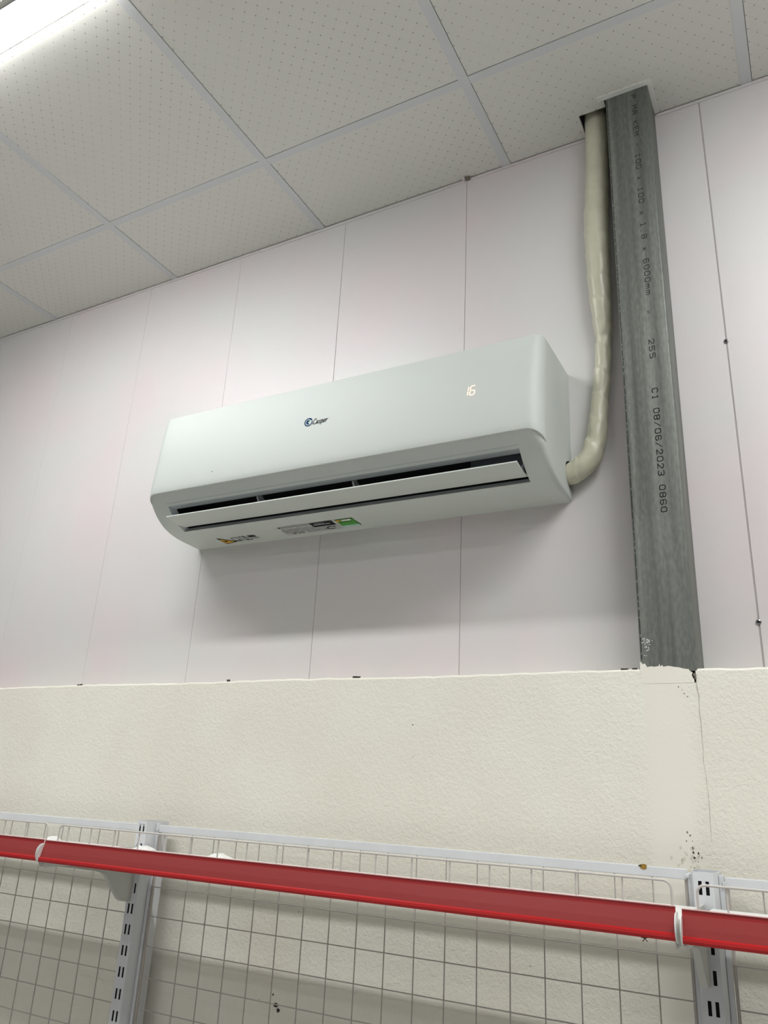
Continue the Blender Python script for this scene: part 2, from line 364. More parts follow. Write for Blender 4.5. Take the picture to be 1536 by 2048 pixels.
# dark stitch line along the column's left arris
random.seed(5); mb = MB(); z = -.01
while z > -1.38:
    L = random.uniform(.006, .03)
    mb.box(BX0 + .0026, BX0 + .0040, -.1006, -.0995, max(z - L, -1.385), z); z -= L + random.uniform(.002, .006)
mb.build('edge_scratch', 'stencil', col)
mb = MB()
for i in range(40):
    x = random.gauss(.2955, .004); z = -1.345 - abs(random.gauss(0, .016)); blot(mb, x, -.1002, max(z, -1.384), random.uniform(.0004, .0011), 1.6)
mb.build('paint_fleck', 'white', col)
GL = {'P': [[(0, 0), (0, 6), (3, 6), (4, 5), (4, 4), (3, 3), (0, 3)]], 'M': [[(0, 0), (0, 6), (2, 3), (4, 6), (4, 0)]], 'A': [[(0, 0), (0, 4), (1, 6), (3, 6), (4, 4), (4, 0)], [(0, 2.5), (4, 2.5)]],
 'K': [[(0, 0), (0, 6)], [(4, 6), (0, 3), (4, 0)]], 'E': [[(4, 6), (0, 6), (0, 0), (4, 0)], [(0, 3), (3, 3)]], '-': [[(.5, 3), (3.5, 3)]],
 '1': [[(1, 5), (2, 6), (2, 0)], [(1, 0), (3, 0)]], '0': [[(1, 0), (0, 1), (0, 5), (1, 6), (3, 6), (4, 5), (4, 1), (3, 0), (1, 0)]], 'x': [[(.5, 0), (3.5, 4)], [(.5, 4), (3.5, 0)]],
 '.': [[(1.8, 0), (2.2, 0)]], '8': [[(1, 3), (0, 4), (0, 5), (1, 6), (3, 6), (4, 5), (4, 4), (3, 3), (1, 3), (0, 2), (0, 1), (1, 0), (3, 0), (4, 1), (4, 2), (3, 3)]],
 '6': [[(4, 5), (3, 6), (1, 6), (0, 5), (0, 1), (1, 0), (3, 0), (4, 1), (4, 2), (3, 3), (0, 3)]], 'm': [[(0, 0), (0, 4)], [(0, 3.6), (1, 4), (2, 3.6), (2, 0)], [(2, 3.6), (3, 4), (4, 3.6), (4, 0)]],
 '2': [[(0, 5), (1, 6), (3, 6), (4, 5), (4, 4), (0, 0), (4, 0)]], '5': [[(4, 6), (0, 6), (0, 3.4), (3, 3.4), (4, 2.4), (4, 1), (3, 0), (0, 0)]], 'C': [[(4, 5), (3, 6), (1, 6), (0, 5), (0, 1), (1, 0), (3, 0), (4, 1)]],
 '/': [[(0, 0), (4, 6)]], '3': [[(0, 5.5), (1, 6), (3, 6), (4, 5), (4, 4), (3, 3), (1.5, 3)], [(3, 3), (4, 2), (4, 1), (3, 0), (1, 0), (0, .5)]], ' ': []}
def stencil(text, z0, adv, xb, cap, name, m, wid=.0016):
    mb = MB(); wd = adv * .62
    for i, ch in enumerate(text):
        for ln in GL[ch]:
            pts = [(p[0] / 4 * wd, p[1] / 6 * cap) for p in ln]
            # turned a quarter clockwise: letters read downwards, tops to the right
            strokes(mb, [pts], lambda u, v, i=i: (xb + v, -.1004, z0 - i * adv - u), wid)
    mb.build(name, m, col)
stencil('P MA KEM - 100 x 100 x 1.8 x 6000mm', -.018, .0166, .3425, .0108, 'stencilled_size', 'stencil')
stencil('x', -.632, .0166, .341, .009, 'stencilled_mark', 'stencil_faint')
stencil('255', -.706, .0172, .3405, .0105, 'stencilled_number', 'stencil')
stencil('C1 08/06/2023 0860', -.824, .01555, .3395, .0108, 'stencilled_date', 'stencil', .0017)

# ================================================================= WRAPPED PIPE
pk = [(.2435, .10, .0285), (.2425, .03, .0285), (.2395, -.10, .028), (.234, -.22, .0285), (.2295, -.30, .029), (.2285, -.38, .0285), (.2285, -.46, .027), (.229, -.535, .0245), (.2300, -.59, .0212),
      (.2285, -.645, .0183), (.2235, -.71, .0182), (.2175, -.76, .0186), (.2125, -.80, .0193), (.2085, -.84, .0208), (.2035, -.875, .0218), (.1965, -.905, .0232), (.186, -.928, .0243), (.170, -.944, .0248), (.150, -.9555, .0236), (.134, -.959, .0226), (.129, -.960, .0224)]
def catmull(K, m):
    out = []
    for i in range(len(K) - 1):
        p0, p1, p2, p3 = K[max(i - 1, 0)], K[i], K[i + 1], K[min(i + 2, len(K) - 1)]
        for k in range(m):
            t = k / m
            out.append(tuple(.5 * ((2 * b) + (c - a) * t + (2 * a - 5 * b + 4 * c - d) * t * t + (-a + 3 * b - 3 * c + d) * t ** 3) for a, b, c, d in zip(p0, p1, p2, p3)))
    out.append(tuple(K[-1])); return out
pp = catmull(pk, 14)
random.seed(21)
folds = [(random.uniform(0, 6.28), random.uniform(.8, 1.8)) for _ in range(12)]
seg = []; s = 0
for i, p in enumerate(pp):
    if i: s += math.dist(p[:2], pp[i - 1][:2])
    seg.append(s)
def rf(i, a):
    s = seg[i]; z = pp[i][1]
    ph = (s / .062 + a / 6.2832 + .06 * math.sin(3 * a + s * 20)) % 1
    step = .0024 * (1 - ph) if ph > .05 else .0024 * ph / .05
    wr = .00032 * math.sin(7 * a + 30 * s + 2 * math.sin(40 * s)) + .00022 * math.sin(95 * s + 4 * math.sin(2 * a))
    pinch = -.0018 * math.exp(-((z + .628) / .008) ** 2) * (1 + .5 * math.sin(5 * a))
    bend = 0
    if z < -.83: bend = .0006 * math.sin(150 * s + 2.2 * math.sin(a + 1)) + .0003 * math.sin(4 * a + 70 * s)
    return step + wr * (.6 if z > -.4 else 1.) + pinch + bend
MB().tube([(p[0], -(p[2] + .0035), p[1]) for p in pp], [p[2] - .0008 for p in pp], 40, rf=rf).build('insulated_pipe', 'tape', base=(.22, -.03, -.96), smooth=60,
    label='cream tape-wrapped refrigerant pipe bundle running from the ceiling into the air conditioner', cat='pipe')

# ================================================================= AIR CONDITIONER
XL, XR = -.946, .138
PR = [(0, -.688, .010), (-.183, -.688, .012), (-.195, -.690, .022), (-.2025, -.697, .032), (-.206, -.712, .038), (-.2125, -.75, .032), (-.2195, -.80, .034), (-.2245, -.85, .036), (-.2275, -.89, .035), (-.2285, -.914, .034), (-.2285, -.924, .034), (-.2276, -.9285, .034), (-.2242, -.9300, .033),
      (-.2052, -.9515, .0165), (-.199, -.958, .0155), (-.185, -.9715, .014), (-.17, -.9838, .0135), (-.15, -.9965, .013), (-.126, -1.0055, .013), (-.098, -1.0108, .012), (-.07, -1.013, .012), (0, -1.014, .008)]
ac = empty('air_conditioner', (-.404, 0, -1.014), 'white wall-mounted split air conditioner with open louver flap and lit temperature digits', 'air conditioner')
def pnorm(i):
    a = PR[max(i - 1, 0)]; b = PR[min(i + 1, len(PR) - 1)]; d = Vector((b[0] - a[0], b[1] - a[1])).normalized()
    return Vector((d[1], -d[0]))     # outward: front / down side
def pn(i):
    n = pnorm(i)
    if i == 0: n = Vector((0, 1))
    if i == len(PR) - 1: n = Vector((0, -1))
    return n
# sign check: the front face normal must point to -y
SGN = 1 if pn(6)[0] < 0 else -1
DROP = {9: .3, 10: .7, 11: .95, 12: 1.}
TOPR = {0: (0, .006, .010), 1: (.014, .006, .016), 2: (.018, .006, .020), 3: (.022, .006, .025), 4: (.027, .003, .030)}
def acpt(i, x, th, side, off=0.):
    """th in 0..90: round the end; side -1/+1"""
    y, z, r = PR[i]; n = pn(i) * SGN if 0 < i < len(PR) - 1 else pn(i)
    if i in TOPR:
        ry, rz, r = TOPR[i]; q = 1 - math.cos(th); oc = off * math.cos(th)
        xx = x if side == 0 else ((XR - r * (1 - math.sin(th)) + off * math.sin(th)) if side > 0 else (XL + r * (1 - math.sin(th)) - off * math.sin(th)))
        return (xx, y + ry * q + n[0] * oc, z - rz * q + n[1] * oc)
    inn = r * (1 - math.cos(th)); oc = off * math.cos(th)
    d = n if (i < 3 or i > 18) else Vector((-1, 0)) if i < 16 else (Vector((-1, 0)) * (19 - i) / 4 + n * (i - 15) / 4).normalized()
    xx = x if side == 0 else ((XR - r * (1 - math.sin(th)) + off * math.sin(th)) if side > 0 else (XL + r * (1 - math.sin(th)) - off * math.sin(th)))
    drop = DROP.get(i, 0) * .020 * (1 - math.cos(th)) if off else 0.      # the panel's lower corners are rounded down
    return (xx, y - d[0] * inn + n[0] * oc, z - d[1] * inn + n[1] * oc - drop)
NT = 8
OX0, OX1 = -.886, .083
PRIM = 12; IA, IB = 14, 18                    # profile span of the outlet opening
def stations():
    st = [('L', math.pi / 2 * (1 - k / NT)) for k in range(NT + 1)] + [('M', OX0), ('M', OX1)] + [('R', math.pi / 2 * k / NT) for k in range(NT + 1)]
    return st
def loft(ids, off=0.):
    st = stations(); v = []; f = []
    for kind, q in st:
        for i in ids: v.append(acpt(i, 0, q, -1, off) if kind == 'L' else acpt(i, 0, q, 1, off) if kind == 'R' else acpt(i, q, 0, 0, off))
    n = len(ids)
    return st, v, n
mb = MB(); ids = list(range(len(PR))); st, v, n = loft(ids); f = []
for s_ in range(len(st) - 1):
    mid = st[s_][0] == 'M' and st[s_ + 1][0] == 'M'
    for k in range(n - 1):
        if mid and IA <= k < IB: continue
        f.append((s_ * n + k, s_ * n + k + 1, (s_ + 1) * n + k + 1, (s_ + 1) * n + k))
mb.add(v, f)
mb.add(v[:n], [tuple(range(n))])
capv = v[-n:]
notch = [(XR, 0, -.988)] + [(XR, -.053 * math.sin(math.pi * k / 10), -.954 - .034 * math.cos(math.pi * k / 10)) for k in range(1, 10)] + [(XR, 0, -.920)]
mb.add(capv + notch, [tuple(range(n + len(notch)))])
mb.build('housing', 'ac', ac, smooth=19)
# front panel: skin a little proud of the housing, turned in at its lower rim
ids = list(range(3, PRIM + 1)); st, v, n = loft(ids, .0010); mb = MB(); f = []
for s_ in range(len(st) - 1):
    for k in range(n - 1): f.append((s_ * n + k, s_ * n + k + 1, (s_ + 1) * n + k + 1, (s_ + 1) * n + k))
mb.add(v, f)
st2, v2, n2 = loft([PRIM], -.006); lo = [v[s_ * n + n - 1] for s_ in range(len(st))]; L = len(lo)
mb.add(lo + [(p[0], p[1], p[2] + .001) for p in v2], [(i, i + 1, L + i + 1, L + i) for i in range(L - 1)])
mb.build('front_panel', 'ac', ac, smooth=26)
# fine seam on the chin
mb = MB(); yz = (-.2049, -.9522)
mb.tube([(XL + .055, yz[0], yz[1]), (XR - .055, yz[0], yz[1])], .0006, 6); mb.build('chin_seam', 'acgrey', ac)
# outlet: pale lip, then black cavity
mb = MB(); a = (PR[IA][0], PR[IA][1]); b = (PR[IB][0], PR[IB][1])
lip = (-.1735, -.9572); low = (-.118, -.994)
mb.add([(OX0, *a), (OX1, *a), (OX1, *lip), (OX0, *lip)], [(0, 1, 2, 3)])
mb.add([(OX0, *b), (OX1, *b), (OX1, *low), (OX0, *low)], [(0, 1, 2, 3)])
prof_open = [(PR[i][0], PR[i][1]) for i in range(IA, IB + 1)]
inner = [(p[0] + .010, p[1] + .016) for p in prof_open]; inner[0] = lip; inner[-1] = low
for x, sx in ((OX0, 1), (OX1, -1)):
    k = len(prof_open); mb.add([(x, *p) for p in prof_open] + [(x + sx * .006, *p) for p in inner], [(i, i + 1, k + i + 1, k + i) for i in range(k - 1)])
mb.build('outlet_lip', 'acgrey', ac)
mb = MB(); cav = [lip, (-.165, -.93), (-.125, -.905), (-.075, -.93), (-.085, -.975), low]
k = len(cav); X0, X1 = OX0 + .006, OX1 - .006
mb.add([(X0, *p) for p in cav] + [(X1, *p) for p in cav], [(i, i + 1, k + i + 1, k + i) for i in range(k - 1)])
mb.add([(X0, *p) for p in cav + inner[1:-1][::-1]], [tuple(range(k + len(inner) - 2))]); mb.add([(X1, *p) for p in cav + inner[1:-1][::-1]], [tuple(range(k + len(inner) - 2))])
mb.build('outlet_cavity', 'black', ac)
for x, m_ in ((-.615, 'acgrey'), (-.336, 'acgrey')):
    MB().prism([(-.170, -.9574), (-.160, -.945), (-.125, -.965), (-.135, -.987), (-.156, -.978)], 'x', x - .0022, x + .0022).build('air_vane', m_, ac)
MB().box(-.045, X1 - .002, -.150, -.146, -.975, -.925).build('inner_guide', 'vane', ac)
# louver flap: thin, gently curved board swung out
fl = [(-.2052, -.9905), (-.190, -.9935), (-.172, -.9962), (-.152, -.9968), (-.132, -.9950)]
up = [(p[0] + .0004, p[1] + .0028) for p in fl]
MB().prism(fl + up[::-1], 'x', -.8805, .0800).build('louver_flap', 'ac', ac, smooth=30)
for x in (-.875, -.43, .0745):
    MB().prism([(-.165, -.992), (-.150, -.972), (-.142, -.970), (-.139, -.978), (-.148, -.993)], 'x', x - .002, x + .002).build('flap_hinge', 'acgrey', ac)
# decals -------------------------------------------------
def yfront(z):
    for (a, b) in zip(PR[:-1], PR[1:]):
        if a[1] >= z >= b[1] and a[0] < -.15: t = (z - a[1]) / (b[1] - a[1]); return a[0] + (b[0] - a[0]) * t
    return -.2255
def zbot(y):
    for (a, b) in zip(PR[IB:-1], PR[IB + 1:]):
        if a[0] <= y <= b[0]: t = (y - a[0]) / (b[0] - a[0]); return a[1] + (b[1] - a[1]) * t
    return -1.014
fr = lambda x, z: (x, yfront(z) - .0018, z)
bt = lambda x, y, d=.0006: (x, y, zbot(y) - d)
lcx, lcz = -.4405, -.8065
mb = MB()
def ring(mb, cx, cz, r0, r1, a0, a1, n=28, taper=None):
    v = []; 
    for k in range(n + 1):
        t = k / n; a = math.radians(a0 + (a1 - a0) * t); q = (r1 - r0) / 2 * (taper(t) if taper else 1); m = (r0 + r1) / 2
        for rr in (m - q, m + q): v.append(fr(cx + rr * math.cos(a), cz + rr * math.sin(a)))
    mb.add(v, [(2 * k, 2 * k + 1, 2 * k + 3, 2 * k + 2) for k in range(n)])
ring(mb, lcx, lcz, .0092, .0116, 25, 372, 40)
ring(mb, lcx + .0004, lcz - .0006, .0022, .0066, 62, 300, 30, lambda t: .35 + .75 * math.sin(math.pi * min(t * .9 + .1, 1)))
ring(mb, lcx + .0035, lcz + .0022, .0035, .0085, 20, 110, 14, lambda t: .6 * math.sin(math.pi * t) + .2)
mb.build('logo_emblem', 'blue', ac)
# italic brand lettering, broad-nib strokes
CH = {'C': ([[(3.6, 5.2), (3.5, 6.4), (2.7, 7), (1.7, 6.6), (.8, 5.2), (.5, 3), (.9, 1), (1.8, .2), (2.8, .4), (3.6, 1.4)]], 4.4),
 'a': ([[(2.7, 3.6), (2, 4.2), (1, 3.4), (.4, 1.8), (.5, .5), (1.1, .2), (1.9, 1.2), (2.8, 3.4)], [(2.9, 4.2), (2.4, 1.4), (2.6, .4), (3.2, .7)]], 3.6),
 's': ([[(2.4, 3.4), (1.7, 4.2), (1, 3.7), (1.1, 2.8), (1.9, 1.9), (1.9, .8), (1.2, .1), (.3, .8)]], 2.9),
 'p': ([[(.3, 3.4), (1, 4.2), (.9, 2.6), (.2, -1.6)], [(-.2, -1.7), (1, -1.6)], [(1, 3.2), (1.8, 4.2), (2.6, 3.8), (2.6, 2.2), (1.9, .5), (1, .2), (.6, .9)]], 3.4),
 'e': ([[(.5, 1.8), (1.6, 2.3), (2.3, 3.3), (1.8, 4.2), (1, 3.5), (.4, 1.9), (.6, .6), (1.3, .1), (2.2, .9)]], 2.9),
 'r': ([[(.2, 3.5), (.8, 4.2), (.8, 3), (.4, .1)], [(.9, 2.6), (1.6, 4), (2.3, 4.1), (2.4, 3.6)]], 2.8)}
mb = MB(); ux = -.4282; zb = -.8155; sc = .0021; nib = Vector((.62, .38)) * .00062 * 2.1
for ch in 'Casper':
    L, w = CH[ch]
    for ln in L:
        ln = [(p[0], p[1], 0) for p in ln]; cs = catmull(ln, 5)
        pts = [Vector((ux + p[0] * sc + p[1] * sc * .16, zb + p[1] * sc)) for p in cs]
        for a, b in zip(pts[:-1], pts[1:]):
            q = [a - nib, b - nib, b + nib, a + nib]; mb.add([fr(*p) for p in q], [(0, 1, 2, 3)])
            c2 = Vector((.0005, -.0005)); q = [a - c2, b - c2, b + c2, a + c2]; mb.add([fr(*p) for p in q], [(0, 1, 2, 3)])
    ux += w * sc
mb.build('brand_lettering', 'ink', ac)
# lit temperature digits: 16
mb = MB(); z0, z1, zm = -.8245, -.8015, -.813; sl = .12; SW = .0019
sh = lambda u, z: fr(u + (z - z0) * sl, z)
def segs(L):
    for (a, b) in L:
        d = Vector((b[0] - a[0], b[1] - a[1])); d.normalize(); g = d * .0011; n_ = Vector((-d[1], d[0])) * SW / 2; A = Vector(a) + g; B = Vector(b) - g
        mb.add([sh(*(A + n_)), sh(*(B + n_)), sh(*(B - n_)), sh(*(A - n_))], [(0, 1, 2, 3)])
segs([((-.0245, z0), (-.0245, zm)), ((-.0245, zm), (-.0245, z1))])
u0, u1 = -.0195, -.0085
segs([((u0, z0), (u0, zm)), ((u0, zm), (u0, z1)), ((u0, z1), (u1, z1)), ((u0, zm), (u1, zm)), ((u1, z0), (u1, zm)), ((u0, z0), (u1, z0))])
mb.build('display_digits', 'led', ac)
# small scuffs on the panel
random.seed(2); mb = MB()
blot(mb, -.722, yfront(-.895) - .0012, -.895, .0014); mb.build('panel_speck', 'dirt', ac)
# rating label under the unit
def brect(mb, x0, x1, y0, y1, d, mi=0): mb.add([bt(x0, y0, d), bt(x1, y0, d), bt(x1, y1, d), bt(x0, y1, d)], [(0, 1, 2, 3)], mi)
mb = MB(); brect(mb, -.613, -.442, -.084, -.024, .0006); lab = mb.build('rating_label', 'label_grey', ac)
mb = MB(); brect(mb, -.512, -.446, -.083, -.056, .0010, 0); brect(mb, -.505, -.456, -.072, -.068, .0013, 2); brect(mb, -.500, -.470, -.078, -.076, .0013, 2)
random.seed(4)
for r_ in range(7):
    y = -.080 + r_ * .0075; x = -.608
    while x < (-.52 if r_ < 4 else -.48):
        w = random.uniform(.006, .02); brect(mb, x, min(x + w, -.446), y, y + .0016, .0010, 1); x += w + random.uniform(.002, .012)
brect(mb, -.606, -.548, -.040, -.028, .0012, 3)
for k in range(9): brect(mb, -.602 + k * .0056, -.602 + k * .0056 + random.uniform(.0015, .004), -.0385, -.030, .0015, 0)
brect(mb, -.609, -.604, -.081, -.076, .0012, 0)
nn = 20; v = []
for k in range(nn + 1):
    a = 2 * math.pi * k / nn * .82 + 1
    for rr in (.0105, .0078): v.append(bt(-.470 + rr * math.cos(a) * 1.25, -.040 + rr * math.sin(a) * .9, .0012))
mb.add(v, [(2 * k, 2 * k + 1, 2 * k + 3, 2 * k + 2) for k in range(nn)], 0)
mb.build('label_print', ['label_dark', 'label_mid', 'label_grey', 'label_white'], lab)
mb = MB(); brect(mb, -.438, -.386, -.083, -.032, .0006, 0); brect(mb, -.436, -.388, -.081, -.034, .0010, 1); brect(mb, -.420, -.394, -.079, -.071, .0014, 2); brect(mb, -.436, -.388, -.044, -.034, .0014, 3); brect(mb, -.435, -.425, -.080, -.070, .0014, 4); brect(mb, -.430, -.394, -.066, -.064, .0014, 0)
mb.build('energy_label', ['green_dk', 'green', 'label_white', 'teal', 'orange'], ac)
mb = MB()
def btri(mb, P, d, mi): mb.add([bt(x, y, d) for x, y in P], [tuple(range(len(P)))], mi)
btri(mb, [(-.8235, -.070), (-.824, -.020), (-.778, -.028)], .0006, 0); btri(mb, [(-.820, -.061), (-.8205, -.026), (-.788, -.031)], .0009, 1)
btri(mb, [(-.8175, -.050), (-.816, -.035), (-.803, -.036), (-.808, -.043)], .0012, 0)
mb.build('warning_triangle', ['ink', 'yellow'], ac)
mb = MB()
def outline(x0, x1, y0, y1, t=.0026): strokes(mb, [[(x0, y0), (x1, y0), (x1, y1), (x0, y1), (x0, y0)]], lambda u, v: bt(u, v, .0008), t)
outline(-.781, -.764, -.058, -.036); strokes(mb, [[(-.778, -.030), (-.760, -.031)]], lambda u, v: bt(u, v, .0008), .003)
outline(-.754, -.736, -.060, -.036, .002); strokes(mb, [[(-.748, -.030), (-.728, -.031)], [(-.742, -.056), (-.742, -.042)]], lambda u, v: bt(u, v, .0008), .003)
for k in range(4): outline(-.726 + k * .0058, -.7215 + k * .0058, -.058, -.046, .0024)
strokes(mb, [[(-.728, -.036), (-.701, -.038)]], lambda u, v: bt(u, v, .0008), .0025)
mb.build('warning_icons', 'label_dark', ac)

# ================================================================= CLADDING SCREWS
for z, where in ((-.6883, 'high on the wide panel joint beside the column'), (-1.3046, 'low on the wide panel joint, above the plaster ledge')):
    x = .4846
    t = empty('screw', (x, 0, z), 'small steel screw head ' + where, 'screw')
    mb = MB(); nn = 16; pr = [(0.0052, .0004), (.0052, -.0012), (.0044, -.0024), (.0030, -.0030), (.0030, -.0016), (0.0001, -.0016)]
    v = [(x + r_ * math.cos(2 * math.pi * k / nn), y_, z + r_ * math.sin(2 * math.pi * k / nn)) for r_, y_ in pr for k in range(nn)]
    mb.add(v, [(i * nn + k, i * nn + (k + 1) % nn, (i + 1) * nn + (k + 1) % nn, (i + 1) * nn + k) for i in range(len(pr) - 1) for k in range(nn)])
    mb.build('head', 'screw', t, smooth=25)
    MB().prism([(x + .0026 * math.cos(a), z + .0026 * math.sin(a)) for a in [math.pi / 3 * k for k in range(6)]], 'y', -.0018, -.0012).build('recess', 'slot', t)
# little crumb of cut board stuck at the ceiling edge above the panel joint
mb = MB(); random.seed(8)
mb.prism([(-.1325, -.0035), (-.127, .003), (-.1205, -.001), (-.1195, -.0085), (-.125, -.010)], 'y', -.010, -.002)
mb.prism([(-.142, -.004), (-.1355, .0005), (-.133, -.004), (-.137, -.007)], 'y', -.013, -.003, 1)
mb.build('board_scrap', ['debris', 'panel'], base=(-.13, -.005, -.01), label='tiny torn scrap of board stuck at the ceiling edge over a panel joint', cat='scrap')

# ================================================================= LED BATTENS
def batten(x0, x1, y, dm, label, group=None):
    t = empty('led_batten', ((x0 + x1) / 2, y, -.001), label, 'light', group)
    MB().bbox(x0, x1, y - .0395, y + .036, -.0036, -.0006, .0005).build('base', 'lampbase', t)
    n = 12; half = [(y + .0355 * math.cos(math.pi * k / n), -.0035 - .0078 * math.sin(math.pi * k / n)) for k in range(n + 1)]
    MB().prism(half, 'x', x0 + .012, x1 - .012).build('diffuser', dm, t, smooth=50)
    for a, b in ((x0, x0 + .012), (x1 - .012, x1)):
        MB().prism([(y + (p[0] - y) * 1.04, p[1] * 1.06) for p in half], 'x', a, b).build('end_cap', 'lampbase', t, smooth=50)
batten(-1.80, -.59, -.901, 'diff_near', 'long white LED batten glowing on the ceiling tiles near the air conditioner wall')
batten(.66, 1.87, -.901, 'diff_side', 'long white LED batten on the ceiling beyond the steel column, along the same wall')
for i, (x, y) in enumerate([(1.35, -2.1), (-1.2, -3.32), (1.35, -4.5), (-1.2, -5.7), (-3.9, -2.1), (-3.9, -4.5)]):  # out-of-view battens, added only to light the room
    batten(x - .6, x + .6, y, 'diff_far', 'unseen LED batten added further into the room to light it', 'unseen added battens deeper in the room')

# ================================================================= SHELVING
PY = -.185
def upright(cx, ztop, zslot, label):
    t = empty('slotted_upright', (cx, -.15, -H), label, 'upright')
    sec = [(cx - .0150, PY), (cx + .0150, PY), (cx + .0195, PY + .016), (cx + .0195, -.118), (cx - .0195, -.118), (cx - .0195, PY + .016)]
    # front face is built with real slots: a strip ladder left, between and right of the slots
    mb = MB(); y0, y1 = PY, PY + .0016
    sxs = [cx - .0081, cx - .0027, cx + .0027, cx + .0081]
    zs = []; z = zslot
    while z > -2.40: zs.append((z, z - .0200)); z -= .0411
    mb.box(cx - .0150, sxs[0], y0, y1, -H, ztop); mb.box(sxs[3], cx + .0150, y0, y1, -H, ztop); mb.box(sxs[1], sxs[2], y0, y1, -H, ztop)
    top = ztop
    for (a, b) in zs:
        for k in (0, 2): mb.box(sxs[k], sxs[k + 1], y0, y1, a, top)
        top = b
    for k in (0, 2): mb.box(sxs[k], sxs[k + 1], y0, y1, -H, top)
    mb.build('front_face', 'post', t)
    mb = MB()
    for s_ in (-1, 1):
        q = [(cx + s_ * .0150, PY), (cx + s_ * .0195, PY + .016), (cx + s_ * .0195, -.118), (cx + s_ * .0180, -.118), (cx + s_ * .0180, PY + .0165), (cx + s_ * .0138, PY + .0016)]
        mb.prism(q, 'z', -H, ztop)
    mb.box(cx - .018, cx + .018, -.1195, -.118, -H, ztop); mb.build('channel', 'post', t)
    MB().box(cx - .0137, cx + .0137, PY + .006, PY + .007, -2.45, ztop - .012).build('slot_shade', 'slot', t)  # near-black sheet painted as the shade inside the slots
    for s_ in (-1, 1):
        MB().bbox(min(cx + s_ * .0198, cx + s_ * .0272), max(cx + s_ * .0198, cx + s_ * .0272), -.160, -.148, -H, ztop - .0045, .001).build('side_flange', 'post', t)
    MB().bbox(cx - .03, cx + .03, -.45, -.118, -H, -H + .05, .003).build('foot', 'post', t)
    return t
upright(-.829, -1.7295, -1.7361, 'pale grey slotted steel upright with a curved bracket, standing away from the steel column')
upright(.373, -1.7375, -1.7508, 'pale grey slotted steel upright standing below the steel column')

def wire_panel(x0, x1, vx, dz, label):
    t = empty('wire_back_panel', ((x0 + x1) / 2, -.152, -H), label, 'wire panel', 'wire grid back panels of the shelving')
    MB().bbox(x0, x1, -.1595, -.1505, -1.752 + dz, -1.7365 + dz, .001).build('top_rail', 'post', t)
    for x, s_ in ((x0, 1), (x1, -1)):
        MB().bbox(min(x, x + s_ * .005), max(x, x + s_ * .005), -.1565, -.1515, -2.9, -1.752 + dz, .001).build('side_rail', 'wire', t)
        MB().bbox(x - .004 if s_ > 0 else x - .002, x + .002 if s_ > 0 else x + .004, -.164, -.158, -1.749 + dz, -1.743 + dz, .001).build('hook', 'post', t)
    b = BASE[t.name]
    mv = MB().tube([(0, 0, -1.0), (0, 0, .175)], .0012, 6).mesh('vertical_wire', 'wire', smooth=True)
    for x in vx:
        o = link('vertical_wire', mv, t); o.location = (x - b[0], -.1535 - b[1], -1.922 + dz - b[2])
    mh = MB().tube([(x0 - b[0], 0, 0), (x1 - b[0], 0, 0)], .0012, 6).mesh('horizontal_wire', 'wire', smooth=True)
    for k in range(16):
        o = link('horizontal_wire', mh, t); o.location = (0, -.1560 - b[1], -1.8655 - .0590 * k + dz * .3 - b[2])
    MB().bbox(x0, x1, -.158, -.152, -2.9, -2.89, .001).build('bottom_rail', 'wire', t)
    return t
wire_panel(-2.006, -.857, [-.930 - .0637 * k for k in range(17)], -.0015, 'white wire grid panel ending at the upright away from the steel column')
wm = wire_panel(-.801, .345, [.2895 - .0620 * k for k in range(17)], -.0005, 'white wire grid panel spanning between the two slotted uprights')
wire_panel(.402, 1.546, [.455 + .0625 * k for k in range(17)], -.0075, 'white wire grid panel beyond the upright below the steel column')
random.seed(13); mb = MB(); blot(mb, .2775, -.1596, -1.7385, .0042, 1.6); mb.build('glue_stain', 'rust', wm)
mb = MB(); blot(mb, .272, -.1597, -1.7372, .0016, 2.4); mb.build('dark_scuff', 'dirt', wm)

